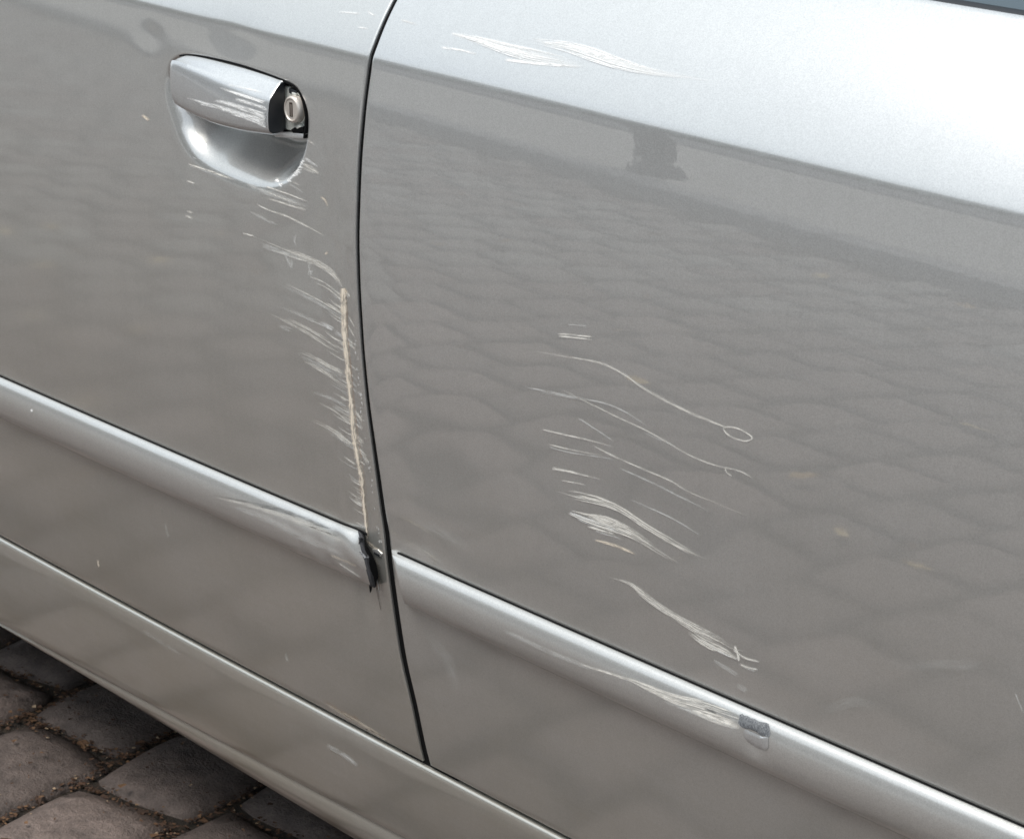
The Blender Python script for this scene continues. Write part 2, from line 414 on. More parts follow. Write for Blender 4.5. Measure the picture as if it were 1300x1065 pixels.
for T, a, b, par, x0, x1 in ((TF, ztF, zbF, FD, -2.75, ef-.001), (TR, ztR, zbR, RD, er+.001, .25)):
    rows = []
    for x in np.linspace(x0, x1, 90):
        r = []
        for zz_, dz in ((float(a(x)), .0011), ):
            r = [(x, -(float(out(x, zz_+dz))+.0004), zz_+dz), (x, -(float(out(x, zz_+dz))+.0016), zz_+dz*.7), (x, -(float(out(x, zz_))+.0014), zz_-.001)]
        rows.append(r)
    sub(gridobj('trim_shadow_gap', rows, BLACK), par)  # black ribbon painting in the shadow gap above the strip

# ------------------------------------------------------------------ door handle
def plane_pt(px, py, off): return hit(px, py, off, base_out)
topc = [(211.2, 104), (211.6, 90), (214.6, 79.6), (221.5, 73.8), (233, 72.2), (260, 76), (300, 86), (330, 95.5), (349, 102.5)]
botc = [(211.2, 104), (214.6, 121), (221, 133.5), (236.6, 143.5), (255, 152), (273.5, 159), (303, 166.5), (325, 170), (345, 172.5)]
tq = np.array([(v.x, v.z) for v in (plane_pt(*p, o_) for p, o_ in zip(topc, (.013, .0125, .0118, .0105, .009, .006, .005, .005, .005)))])
bq = np.array([(v.x, v.z) for v in (plane_pt(*p, .013) for p in botc)])
tq = catmull(tq, 10); bq = catmull(bq, 10)
hx0 = min(tq[0, 0], bq[0, 0]); hx1 = (tq[-1, 0]+bq[-1, 0])/2
def ipl(q):
    i = np.argsort(q[:, 0]); return lambda x: np.interp(x, q[i, 0], q[i, 1])
zT, zBt = ipl(tq), ipl(bq)
rows = []
def GSEC(hc):
    return [(0, .985), (.22, 1.0), (.40, 1-.06*(1-hc)/.3), (.56, 1-(1-hc)*.42), (.74, hc+(1-hc)*.28), (.86, hc+.03), (.93, hc-.02), (.975, hc-.09), (1.0, hc-.2), (1.01, .42), (.995, .26), (.955, .13), (.88, .05), (.66, .0), (.35, .0), (0, .01)]
for i, s in enumerate(np.concatenate([np.linspace(0, 1, 16)**2*.12, np.linspace(.13, 1, 50)])):
    x = hx0 + (hx1-hx0)*s
    zt, zb = float(zT(x)), float(zBt(x)); mid = (zt+zb)/2
    if i == 0: zt, zb = mid+.0004, mid-.0004
    rnd = min(1, math.sqrt(max(0, 1-(1-min(1, s/.10))**2))*1.0+.02)
    thick = (.0035 + .0125*rnd)*(1+.12*math.sin(s*math.pi))
    r = []
    fac = .25+.75*min(1, s/.5)              # the upper facet widens towards the lock
    for o_, h in GSEC(.95-.25*min(1, s*1.15)**.8):
        hh = h
        z = zb + (zt-zb)*hh
        tilt = .0035*(hh-.5)*s
        r.append((x, -(float(base_out(x, mid)) - .001 + thick*o_ - tilt), z))
    rows.append(r)
# bevel at the cut end
last = np.array(rows[-1]); cen = last.mean(0)
for dx, sc in ((.0008, .985), (.0014, .95)):
    q = cen+(last-cen)*sc; q[:, 0] += dx; rows.append(q.tolist())
GRIP = sub(finish(gridobj('door_handle', rows, PAINT_BRIGHT, closed_v=True), 50), FD)
q = cen+(last-cen)*.93; q[:, 0] += .0016; q2 = cen+(last-cen)*.80; q2[:, 0] += .0012
sub(finish(gridobj('handle_end', [rows[-1], q.tolist(), q2.tolist()], DARKPL, closed_v=True, caps=True), 50), FD)

# lock housing: black insert filling the right end of the recess
def poly_prism(name, pts, o0, o1, m, par, bev=0, f=base_out, dents_=False):
    q = [(hit(px, py, o1, f)) for px, py in pts]
    bm = bmesh.new()
    a = [bm.verts.new((v.x, -(float(f(v.x, v.z))+o1), v.z)) for v in q]
    b = [bm.verts.new((v.x, -(float(f(v.x, v.z))+o0), v.z)) for v in q]
    bm.faces.new(a); bm.faces.new(b[::-1]); n = len(a)
    sides = [bm.faces.new((a[i], b[i], b[(i+1) % n], a[(i+1) % n])) for i in range(n)]
    bmesh.ops.recalc_face_normals(bm, faces=bm.faces)
    if bev:
        es = [e for e in bm.edges if e.verts[0] in a and e.verts[1] in a]
        bmesh.ops.bevel(bm, geom=es, offset=bev, segments=3, affect='EDGES', profile=.5)
    me = bpy.data.meshes.new(name); bm.to_mesh(me); bm.free(); me.materials.append(m)
    me.polygons.foreach_set('use_smooth', [True]*len(me.polygons))
    o = bpy.data.objects.new(name, me); link(o, par); return finish(o, 35)
poly_prism('lock_housing', [(344, 98), (362, 103.5), (375, 110), (384, 124), (388.5, 145), (388, 174), (372, 176), (352, 173), (345, 170)], -.021, -.008, BLACK, FD, .001)
# black rim right of the housing; along the grip top it paints the gap shadow
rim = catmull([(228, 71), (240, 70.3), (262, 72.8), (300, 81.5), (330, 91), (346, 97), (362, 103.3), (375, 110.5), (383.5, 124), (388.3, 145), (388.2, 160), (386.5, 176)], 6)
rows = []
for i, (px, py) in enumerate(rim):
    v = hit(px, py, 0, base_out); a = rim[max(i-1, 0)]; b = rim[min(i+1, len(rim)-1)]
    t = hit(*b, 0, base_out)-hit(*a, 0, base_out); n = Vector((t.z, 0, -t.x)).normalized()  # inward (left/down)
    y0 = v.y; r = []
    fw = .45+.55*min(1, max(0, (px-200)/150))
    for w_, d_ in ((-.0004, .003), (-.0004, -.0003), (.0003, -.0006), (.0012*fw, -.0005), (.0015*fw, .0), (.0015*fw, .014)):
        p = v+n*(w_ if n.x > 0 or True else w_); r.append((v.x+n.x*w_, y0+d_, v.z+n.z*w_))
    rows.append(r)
sub(finish(gridobj('rim_and_gap_shadow', rows, BLACK), 50), FD)
# bottom ledge
poly_prism('housing_ledge', [(347, 172), (353, 167.5), (387, 170.5), (385.5, 176.5), (349, 174.5)], -.017, .0005, PAINT_BRIGHT, FD, .0006)
# slanted dark cheek next to the grip end
poly_prism('housing_cheek', [(351, 103), (358, 106.5), (359.5, 165), (350, 169), (346.5, 166), (346.5, 112)], -.017, -.001, DARKPL, FD, .0008)
# steel plate around the lock
poly_prism('lock_plate', [(360.5, 109), (367, 111), (369, 116), (375, 117.5), (382, 124), (386, 137), (387, 150), (386, 161), (378, 163.5), (371, 166.5), (361, 165), (359.5, 150), (358.5, 130)], -.012, -.0035, STEEL, FD, .0012)
poly_prism('lock_clip', [(366.5, 112.5), (376, 116), (377, 121), (371, 121.5), (366.5, 118)], -.008, -.0005, DARKPL, FD, .0004)
poly_prism('lock_clip', [(369, 165), (376, 160.5), (384, 161.5), (385, 168), (372, 169.5)], -.012, .0000, BLACK, FD, .0004)
poly_prism('lock_clip', [(374, 161), (379, 158.5), (381.5, 161.5), (377, 164)], -.008, .0006, STEEL, FD, .0003)
poly_prism('lock_clip', [(370, 117.5), (375.5, 119.5), (375, 122.5), (370, 121)], -.006, .0008, STEEL, FD, .0004)
# lock cylinder (lathe about the door normal)
cpt = hit(369.5, 139.5, .004, base_out)
def lathe(name, prof, m, par, nseg=40):
    rows = []
    for o_, r_ in prof:
        rows.append([(cpt.x+r_*math.cos(a)*.96, -(float(base_out(cpt.x, cpt.z))+o_), cpt.z+r_*math.sin(a)*1.06) for a in np.linspace(0, 2*math.pi, nseg, endpoint=False)])
    return sub(finish(gridobj(name, rows, m, closed_v=True, caps=False), 45), par)
lathe('lock_collar', [(-.014, .0122), (-.0026, .0122), (-.0016, .0117), (-.0016, .0108), (-.006, .0106)], STEEL, FD)
lathe('lock_gap', [(-.0034, .0109), (-.0034, .0085)], BLACK, FD)
lathe('lock_cylinder', [(-.012, .0100), (.0022, .0100), (.0036, .0097), (.0043, .0090), (.0044, .0082), (.0037, .0076), (.0036, .0001)], BRASS, FD)
# key slot: dark recessed shape with a shutter, standing just proud of the face
oy = -(float(base_out(cpt.x, cpt.z))+.00365)
def quad(name, x0, x1, z0, z1, dy, m):
    return sub(meshobj(name, [(cpt.x+x0, oy-dy, cpt.z+z0), (cpt.x+x1, oy-dy, cpt.z+z0), (cpt.x+x1, oy-dy+.0, cpt.z+z1), (cpt.x+x0, oy-dy, cpt.z+z1)], [(0, 1, 2, 3)], m, smooth=False), FD)
KS = mat('keyslot_dark', (.05, .035, .028), .5); KS2 = mat('keyslot_shutter', (.42, .36, .32), .35, .8)
kb_ = box('key_slot', cpt.x-.0022, cpt.x+.0016, oy-.0004, oy+.002, cpt.z-.0056, cpt.z+.0056, KS, FD, .0003)
box('key_shutter', cpt.x-.0010, cpt.x+.0012, oy-.0007, oy+.001, cpt.z-.0050, cpt.z+.0040, KS2, FD, .0002)

# ------------------------------------------------------------------ torn end of the front trim, clip and glue
def rough_blob(name, path, w, m, par, off, seed, n=9, thick=.004):
    r = np.random.default_rng(seed); rows = []
    path = catmull(path, 6)
    for i, (px, py) in enumerate(path):
        c = hit(px, py, off, base_out); rad = w[min(len(w)-1, int(i/len(path)*len(w)))]
        row = []
        for k in range(n):
            a = 2*math.pi*k/n; rr_ = rad*(1+.35*r.uniform(-1, 1))
            row.append((c.x+rr_*math.cos(a)*.9, c.y+rr_*math.sin(a)*.8, c.z+r.uniform(-.0006, .0006)))
        rows.append(row)
    return sub(finish(gridobj(name, rows, m, closed_v=True, caps=True), 60), par)
# dark cavity shown at the end of the strip
zt_, zb_ = float(ztF(ef)), float(zbF(ef)); E = []
edF = [hit(EF[0][0]+(EF[1][0]-EF[0][0])*(1-h), EF[0][1]+(EF[1][1]-EF[0][1])*(1-h), o_, base_out).x for o_, h in TSEC]
r = np.random.default_rng(3)
for k_, ins in ((0, .0000), (1, .0022)):
    ring = []
    for (o_, h), ex_ in zip(TSEC, edF):
        z = zb_+(zt_-zb_)*(.5+(h-.5)*(1-.04*k_)); jag = r.uniform(0, .0030)
        ring.append((ex_+.0008+(.0014 if k_ == 0 else .0005)+jag, -(float(base_out(ef, z))+max(0, o_-.0004-ins)), z))
    E.append(ring)
inner = [(ex_+.0002, -(float(base_out(ef, 0*z+zb_+(zt_-zb_)*h))+.002), zb_+(zt_-zb_)*(.1+.8*h)) for (o_, h), ex_ in zip(TSEC, edF)]
base_r = [(ex_-.001, -(float(base_out(ef, zb_+(zt_-zb_)*h))+o_*.97), zb_+(zt_-zb_)*(.5+(h-.5)*.985)) for (o_, h), ex_ in zip(TSEC, edF)]
sub(finish(gridobj('torn_edge', [base_r, E[0], E[1]], FOAM, closed_v=True), 50), FD)
sub(finish(gridobj('strip_cavity', [E[1], inner], BLACK, closed_v=True, caps=True), 50), FD)
rough_blob('torn_foam', [(459, 682), (457, 693), (459, 703)], [.0018, .0022], FOAM, FD, .007, 4)
rough_blob('torn_foam', [(461, 703), (464, 714), (467, 726), (471, 743)], [.0020, .0026, .0024, .0016], FOAM, FD, .006, 5)
rough_blob('torn_foam', [(459, 700), (462, 703), (465, 707)], [.0024], mat('pale_foam', (.24, .24, .25), .8), FD, .010, 6)
# plug hole and clip left on the bare door skin
poly_prism('trim_clip', [(472, 697), (479, 697.5), (484.5, 703), (483, 707.5), (476, 704), (472, 700)], -.001, .0009, PAINT_TRIM, FD, .0003, out)
poly_prism('clip_hole', [(474.5, 700.5), (481, 704), (481.5, 706.5), (475, 703.2)], -.001, .0015, DARKPL, FD, 0, out)

# ------------------------------------------------------------------ scratches (thin raised paint damage lying on the surfaces)
def bvh_of(o):
    me = o.data; off = Vector((0, 0, 0))
    return BVHTree.FromPolygons([v.co.copy() for v in me.vertices], [tuple(p.vertices) for p in me.polygons])
BV = {}
def surf(o, px, py):
    if o.name not in BV: BV[o.name] = bvh_of(o)
    r_ = ray(px, py); h = BV[o.name].ray_cast(CAM, r_)
    if h[0] is None: return None
    n = h[1]
    if n.dot(r_) > 0: n = -n
    return h[0], n
sc_count = 0
def scratch(o, par, pts, w, m='white', fade=(.15, .25), step=6, lift=.00035, nacross=2, streak=(60, 2600), str_=1.0, rough_w=.12):
    """pts: pixel polyline on object o; w: width in photo pixels (number or list per point)"""
    global sc_count
    pts = np.asarray(pts, float); ws = (np.full(len(pts), w, float) if np.isscalar(w) else np.asarray(w, float))*1.35
    P3 = np.column_stack([pts, ws])
    seg = max(2, int(np.hypot(*np.diff(pts, axis=0).T).mean()/step)+1)
    P3 = catmull(P3, seg) if len(pts) > 1 else P3
    rr = np.random.default_rng(100+sc_count); ph = rr.uniform(0, 50)
    V = []; U1 = []; U2 = []; Ls = 0; prev = None; n = len(P3)
    for i, (px, py, wi) in enumerate(P3):
        a = P3[max(i-1, 0)][:2]; b = P3[min(i+1, n-1)][:2]; t = b-a; t = t/(np.hypot(*t)+1e-9); nn_ = np.array([-t[1], t[0]])
        wi = max(.5, wi*(1+rr.uniform(-rough_w, rough_w)))
        c = surf(o, px, py)
        if c is None: return None
        if prev is not None: Ls += (c[0]-prev).length
        prev = c[0]; f = i/(n-1)
        st = 1.0
        if fade[0] > 0: st *= min(1, f/fade[0]+.02)
        if fade[1] > 0: st *= min(1, (1-f)/fade[1]+.02)
        for k in range(nacross+1):
            q = (k/nacross-.5)*wi
            h = surf(o, px+nn_[0]*q, py+nn_[1]*q) or c
            V.append(h[0]+h[1]*lift)
            U1.append((Ls*streak[0]+ph, q*1.5+ph*1.7)); U2.append((st*str_, k/nacross))
    k1 = nacross+1; F = [(i*k1+k, (i+1)*k1+k, (i+1)*k1+k+1, i*k1+k+1) for i in range(n-1) for k in range(nacross)]
    ob = meshobj('scratch', V, F, SCR[m], par)
    for nm, uv in (('streak', U1), ('fade', U2)):
        ul = ob.data.uv_layers.new(name=nm)
        for lp in ob.data.loops: ul.data[lp.index].uv = uv[lp.vertex_index]
    sc_count += 1; return ob
def scuff(o, par, pts, ws, m='white', n=6, fade=(.1, .25), str_=.9, seed=0, **k):
    # a scuff is many thin strands running side by side, starting and stopping unevenly
    r_ = np.random.default_rng(900+seed); P = np.asarray(pts, float); ws = np.full(len(P), ws, float) if np.isscalar(ws) else np.asarray(ws, float)
    Q = catmull(np.column_stack([P, ws]), 8); m_ = len(Q); T = np.gradient(Q[:, :2], axis=0); T /= np.linalg.norm(T, axis=1)[:, None]+1e-9
    for i in range(n):
        f = (i+.5)/n-.5+r_.uniform(-.06, .06); a = int(m_*abs(r_.uniform(0, .26))); b = m_-int(m_*r_.uniform(0, .35)*(1 if i != n//2 else 0))
        a = min(a, m_-8); b = max(b, a+6)
        q = Q[a:b:3]; t = T[a:b:3]; w1 = np.maximum(.7, q[:, 2]/n*r_.uniform(.7, 1.5))
        c = q[:, :2]+np.column_stack([-t[:, 1], t[:, 0]])*(q[:, 2]*f)[:, None]
        if len(c) >= 2: scratch(o, par, c, w1, m, fade=(fade[0]+r_.uniform(0, .1), fade[1]+r_.uniform(0, .15)), step=7, str_=str_*r_.uniform(.65, 1.1), lift=.00035+.00004*i, **k)
def z5(l): return [(640+x/2.13, 380+y/2.13) for x, y in l]
def z2(l): return [(280+x/3.55, 300+y/3.55) for x, y in l]
def z8(l): return [(340+x/4.093, 160+y/4.093) for x, y in l]
def z1(l): return [(180+x/4.0625, 40+y/4.0625) for x, y in l]
def z6(l): return [(460+x/1.5476, y/1.5476) for x, y in l]
def z4(l): return [(x/2.048, 460+y/2.048) for x, y in l]
def z7(l): return [(760+x/2.407, 780+y/2.407) for x, y in l]
R_ = lambda pts, w, m='white', **k: scratch(RD, RD, pts, w, m, **k)
F_ = lambda pts, w, m='white', **k: scratch(FD, FD, pts, w, m, **k)
# rear door
R_(z5([(80, 140), (170, 155), (260, 172), (320, 200), (370, 235), (430, 270), (500, 305), (560, 330), (600, 346)]), [1.6, 2, 2.4, 2.4, 2.6, 3.2, 3.4, 2.6, 1.8], fade=(.2, .05), str_=.55)
R_(z5([(593, 348), (605, 345), (630, 348), (655, 360), (672, 375), (655, 383), (625, 376), (603, 363), (593, 350)]), 1.9, fade=(.05, .05), step=3, str_=.75)
R_(z5([(100, 250), (200, 268), (270, 280), (330, 305), (390, 345)]), 2, 'faint')
R_(z5([(60, 238), (150, 255), (230, 272)]), 2, 'faint')
R_(z5([(150, 240), (220, 275), (300, 315), (380, 352), (440, 385), (500, 420), (560, 445), (600, 455), (640, 465), (675, 485)]), 1.9, fade=(.15, .1), str_=.5)
R_(z5([(598, 455), (603, 468), (617, 478)]), 1.6, str_=.6, step=3)
R_(z5([(105, 352), (160, 365), (220, 378), (300, 400)]), 2.1, fade=(.05, .4), str_=.7)
R_(z5([(240, 395), (300, 425), (380, 460), (450, 490), (500, 520), (560, 545), (670, 590)]), [2, 2.2, 2.2, 2, 2, 2, 1.5], fade=(.1, .55), str_=.6)
R_(z5([(120, 391), (180, 406), (270, 423)]), 1.8, fade=(.1, .5), str_=.6); R_(z5([(122, 398), (180, 414), (300, 432)]), 1.5, 'faint')
R_(z5([(130, 456), (180, 466), (265, 487)]), [3.2, 2.6, 1.5], fade=(.03, .5))
R_(z5([(155, 489), (220, 501)]), 1.6, str_=.7)
scuff(RD, RD, z5([(145, 517), (200, 530), (260, 545), (320, 570), (380, 610), (440, 645), (500, 680), (570, 712)]), [4, 11, 10, 7, 6, 5.5, 5.5, 3], n=8, fade=(.02, .3), str_=1, seed=1)
scuff(RD, RD, z5([(172, 572), (240, 592), (300, 612), (360, 640), (420, 680), (480, 716)]), [4, 13, 14, 9, 6, 4], n=13, fade=(.02, .3), str_=1.1, seed=2)
scuff(RD, RD, z5([(175, 577), (230, 600), (290, 618), (340, 632)]), [4, 7, 6, 3], n=4, m='bright', fade=(.02, .3), seed=22)
R_(z5([(225, 612), (300, 635)]), 3, 'white', fade=(.3, .2)); R_(z5([(245, 625), (320, 648)]), 2, 'faint')
R_(z5([(245, 650), (300, 665), (355, 688)]), [2.2, 3.4, 2], 'cream', fade=(.1, .1), str_=.8)
R_(z5([(355, 603), (420, 640), (475, 670), (530, 695)]), [2, 3.2, 3.5, 2], fade=(.3, .3), str_=.6)
scuff(RD, RD, z5([(275, 746), (340, 768), (400, 815), (460, 855), (520, 890), (580, 920), (620, 942), (665, 952)]), [4, 6.5, 6.5, 6.5, 9, 8, 6, 3], n=8, fade=(.03, .2), str_=1.0, seed=3)
scuff(RD, RD, z5([(490, 888), (540, 925), (590, 950), (637, 976)]), [4, 9, 9, 6], n=8, fade=(.15, .05), str_=1, seed=4)
R_(z5([(520, 915), (580, 950), (630, 972)]), 2, 'bright', fade=(.2, .05))
R_(z5([(620, 945), (650, 968), (692, 979)]), 2.4, fade=(.1, .1), str_=.9)
R_(z5([(624, 935), (632, 958), (636, 978)]), 3, fade=(.1, .1), step=3)
R_(z5([(638, 985), (660, 995), (687, 1000)]), 2.4, fade=(.1, .1), str_=.7); R_(z5([(645, 993), (685, 1007)]), 2, 'faint')
R_(z5([(145, 93), (195, 97), (240, 102)]), 2, str_=.8); R_(z5([(147, 99), (195, 104), (240, 109)]), 2, str_=.8)
R_(z5([(340, 540), (420, 575), (470, 600), (530, 637)]), 1.8, 'faint'); R_(z5([(310, 455), (400, 495), (470, 530), (560, 575)]), 2.2, 'faint')
R_(z5([(170, 68), (225, 72)]), 1.4, 'faint'); R_(z5([(565, 975), (600, 995), (635, 1018)]), 4, 'faint'); R_(z5([(200, 320), (300, 385)]), 2, 'faint')
R_(z5([(630, 1040), (660, 1060)]), 6, 'faint', str_=.6); R_(z5([(380, 360), (470, 400)]), 2, 'faint', str_=.7)
R_(z7([(1272, 235), (1290, 280), (1298, 300)]), 1.6, 'faint')
# broad pale polish marks, rear door
for a in [((520, 660), (560, 676), (600, 700)), ((505, 690), (540, 700), (575, 725)), ((1040, 905), (1085, 890), (1120, 900)), ((620, 760), (690, 790), (740, 830)), ((540, 800), (570, 840), (580, 880)), ((1130, 845), (1210, 843), (1250, 846))]:
    R_(a, 12, 'faint', nacross=4, str_=.22, fade=(.4, .4))
# shoulder scuff, rear door
R_(z6([(175, 67), (230, 80), (290, 98), (350, 114), (440, 131)]), [3, 8, 12, 12, 4], 'bright', nacross=5, fade=(.02, .3), rough_w=.3, step=4, str_=.5)
R_(z6([(350, 84), (400, 92), (450, 107), (500, 124), (560, 140), (620, 150), (700, 162)]), [3, 9, 12, 11, 7, 4, 2], 'bright', nacross=5, fade=(.05, .4), rough_w=.3, step=4, str_=.5)
scuff(RD, RD, z6([(175, 67), (230, 80), (290, 98), (350, 112), (440, 130)]), [4, 10, 16, 18, 6], 'bright', n=12, fade=(.05, .3), str_=.8, seed=5)
scuff(RD, RD, z6([(330, 80), (400, 92), (450, 107), (500, 124), (560, 140), (620, 150), (700, 162)]), [5, 14, 18, 16, 10, 6, 3], 'bright', n=12, fade=(.05, .35), str_=.8, seed=6)
R_(z6([(280, 118), (350, 126), (430, 132)]), 4, 'bright', fade=(.1, .3))
R_(z6([(155, 94), (190, 99), (225, 107)]), 2.6, 'bright'); R_(z6([(75, 40), (110, 50)]), 3, 'faint')
F_([(431, 16), (446, 17), (458, 18)], 2, 'bright', str_=.6); F_([(454, 35), (468, 37)], 2, 'bright', str_=.6); F_([(466, 15), (477, 21)], 2.2, 'bright', str_=.7)
# front door: arcs running into the crease
scuff(FD, FD, z2([(120, -15), (260, 45), (360, 85), (440, 120), (500, 160), (540, 205), (556, 240)]), [3, 5, 6, 6, 6, 5, 4], n=5, fade=(.2, .05), str_=.6, seed=41)
F_(z2([(230, 62), (330, 95), (430, 128), (500, 172), (545, 228)]), [1.5, 2, 2.4, 2.4, 2], str_=.6)
F_(z2([(190, 40), (300, 80), (400, 110)]), 5, 'faint', nacross=3)
for l, w, m in [([(400, 180), (470, 210), (545, 268)], 1.6, 'white'), ([(430, 208), (490, 240), (550, 290)], 1.6, 'white'), ([(405, 150), (410, 180)], 4, 'faint'),
                ([(240, 203), (340, 245), (430, 290), (500, 330), (552, 362)], 3.6, 'faint'), ([(300, 215), (430, 280), (550, 352)], 1.6, 'white'), ([(470, 300), (550, 345)], 2, 'white'),
                ([(240, 300), (330, 340), (420, 380), (480, 408)], 2.4, 'faint'), ([(440, 385), (480, 404), (510, 421)], 2.6, 'bright'), ([(510, 425), (556, 462)], 2.6, 'faint'),
                ([(222, 350), (300, 385), (400, 440), (480, 490), (552, 527)], 2.2, 'white'), ([(300, 370), (420, 430), (540, 508)], 2.0, 'white'), ([(260, 400), (330, 425)], 3, 'faint'),
                ([(345, 513), (420, 545), (500, 590), (565, 625)], 2.4, 'white'), ([(370, 560), (450, 600), (570, 676)], 2.2, 'white'), ([(350, 530), (460, 585), (565, 640)], 3.2, 'faint'),
                ([(410, 700), (500, 730), (578, 775)], 2, 'faint'), ([(440, 748), (520, 790), (585, 845)], 1.8, 'white'), ([(500, 760), (580, 805)], 2.4, 'faint'), ([(540, 720), (578, 742)], 2.4, 'white'),
                ([(415, 828), (500, 870), (560, 915), (607, 952)], [1.8, 2.4, 3.4, 2.6], 'white'), ([(480, 870), (540, 905), (600, 945)], 3, 'faint'),
                ([(555, 990), (612, 1030)], 1.8, 'white'), ([(565, 250), (585, 285)], 3, 'white'), ([(572, 350), (606, 410)], 1.5, 'white'), ([(568, 390), (606, 455)], 1.5, 'white'),
                ([(575, 470), (612, 515)], 1.6, 'white'), ([(580, 575), (615, 605)], 1.6, 'white'), ([(598, 775), (650, 852)], 2, 'white'), ([(600, 800), (645, 870)], 1.8, 'faint'), ([(606, 890), (656, 940)], 2, 'white'),
                ([(300, 90), (325, 150)], 2, 'faint'), ([(640, 980), (670, 1030)], 2, 'white')]:
    
        wm = float(np.max(w))
        if wm >= 2: scuff(FD, FD, z2(l), np.asarray(w)*1.7, m, n=4 if wm < 3 else 6, fade=(.5, .08), str_=.62 if m != 'faint' else .85, seed=int(l[0][0]*7+l[0][1]))
        else: F_(z2(l), w, m, fade=(.5, .08), str_=.55)
rr = np.random.default_rng(11)
for k in range(64):                                       # short hatching down the crease
    py = 372+rr.uniform(0, 300); cx = np.interp(py, [367, 421, 469, 511, 553, 607, 651, 682], [436, 437.7, 442, 446, 450, 459, 463.6, 467])
    ln = rr.uniform(8, 30)*(1 if py < 600 else .75)
    F_([(cx-ln, py-ln*.52-rr.uniform(0, 3)), (cx-ln*.5, py-ln*.24), (cx-.5, py)], rr.uniform(.8, 1.7), rr.choice(['white', 'faint']), fade=(.6, .05), step=5, str_=rr.uniform(.4, .9))
for k in range(22):
    py = 400+rr.uniform(0, 190); cx = np.interp(py, [367, 421, 469, 511, 553, 607], [437, 438.5, 443, 447, 452, 460]); ln = rr.uniform(5, 12)
    F_([(cx+1, py), (cx+1+ln, py+ln*.9)], rr.uniform(1.2, 2.2), rr.choice(['white', 'faint']), fade=(.1, .5), step=4, str_=.7)
# the cream line where the skin is folded down to primer
F_([(436, 366), (436.8, 385), (437.7, 421), (442, 469), (446, 511), (450, 553.5), (455, 585), (459, 607), (463.6, 650.7), (467.2, 684)], [4.6, 6.6, 5.4, 6.2, 5.0, 5.8, 4.4, 4.2, 3.0, 2.4], 'cream', fade=(0, .04), nacross=4, lift=.0006, rough_w=.35, step=3)
F_([(437, 367), (441, 374)], 3, 'cream', fade=(0, .3), step=2)
F_([(440, 372), (441.5, 421), (446, 469), (450, 511), (455, 556), (463, 607), (467, 640)], 1.6, 'rust', fade=(.1, .3), str_=.45, lift=.0004)
F_([(456, 600), (462, 640), (466, 672)], 6, 'rust', fade=(.3, .3), str_=.25, nacross=3)
# chips along the edge of the gap
for k in range(40):
    py = rr.uniform(430, 690); cx = np.interp(py, [441, 520, 560, 600, 698], [454.5, 462, 467.5, 473, 487])-rr.uniform(1, 4)
    F_([(cx, py), (cx+rr.uniform(0, 1.5), py+rr.uniform(2, 5))], rr.uniform(.7, 1.5), 'bright', fade=(.2, .2), step=2, str_=.6)
# around the handle recess
for l, w, m in [([(210, 75), (248, 102)], 2, 'white'), ([(190, 166), (225, 188), (262, 212)], [3.5, 3, 1.5], 'bright'), ([(185, 198), (230, 222), (272, 252)], [3.5, 4, 2.5], 'white'),
                ([(176, 215), (250, 247)], 2, 'white'), ([(130, 290), (170, 308)], 2, 'white'), ([(112, 300), (190, 350)], 2, 'faint'), ([(275, 368), (298, 386), (312, 422)], [2.4, 3, 2], 'cream'),
                ([(-60, 405), (0, 435), (100, 470), (220, 530), (300, 575)], [1.6, 1.8, 2.2, 2, 1.5], 'white'), ([(-40, 335), (0, 350), (100, 385), (215, 442)], 5, 'faint'), ([(0, 375), (140, 420), (200, 438)], 2.4, 'white'), ([(0, 345), (90, 380), (170, 410)], 1.6, 'white'),
                ([(150, 560), (140, 600), (155, 625)], 3, 'faint'), ([(90, 665), (128, 745)], 2.4, 'faint'), ([(300, 655), (312, 668)], 4, 'cream'), ([(215, 700), (225, 790)], 3, 'faint'), ([(125, 690), (130, 740)], 2, 'faint')]:
    F_(z8(l), w, m, fade=(.15, .35), str_=.65)
for k in range(30):                                       # splintered lacquer on the rim of the recess
    f = rr.uniform(0, 1); px = np.interp(f, [0, .3, .6, 1], [355, 368, 379, 386]); py = np.interp(f, [0, .3, .6, 1], [235, 228, 217, 200])
    a = rr.uniform(-.3, .9); ln = rr.uniform(2, 5)
    F_([(px-ln*math.cos(a)*.5, py-ln*math.sin(a)*.5), (px+ln*math.cos(a), py+ln*math.sin(a))], rr.uniform(1, 2.4), 'bright', fade=(.1, .3), step=2, str_=.9)
for l, w, m in [([(240, 683), (350, 720), (480, 768)], 2, 'white'), ([(250, 695), (370, 735), (450, 762)], 1.6, 'faint'), ([(232, 770), (278, 787)], 2, 'white'), ([(232, 925), (270, 940)], 2, 'white'), ([(225, 948), (266, 966)], 2.4, 'white'), ([(262, 650), (285, 660)], 2, 'faint'),
                ([(540, 790), (700, 845), (860, 905)], 4, 'faint'), ([(520, 1040), (580, 1056)], 2, 'white'), ([(640, 800), (760, 840), (860, 880)], 1.6, 'white'), ([(560, 930), (700, 1000)], 3, 'faint'), ([(0, 430), (40, 462)], 3, 'cream')]:
    F_(z1(l), w, m, fade=(.1, .3), str_=.8)
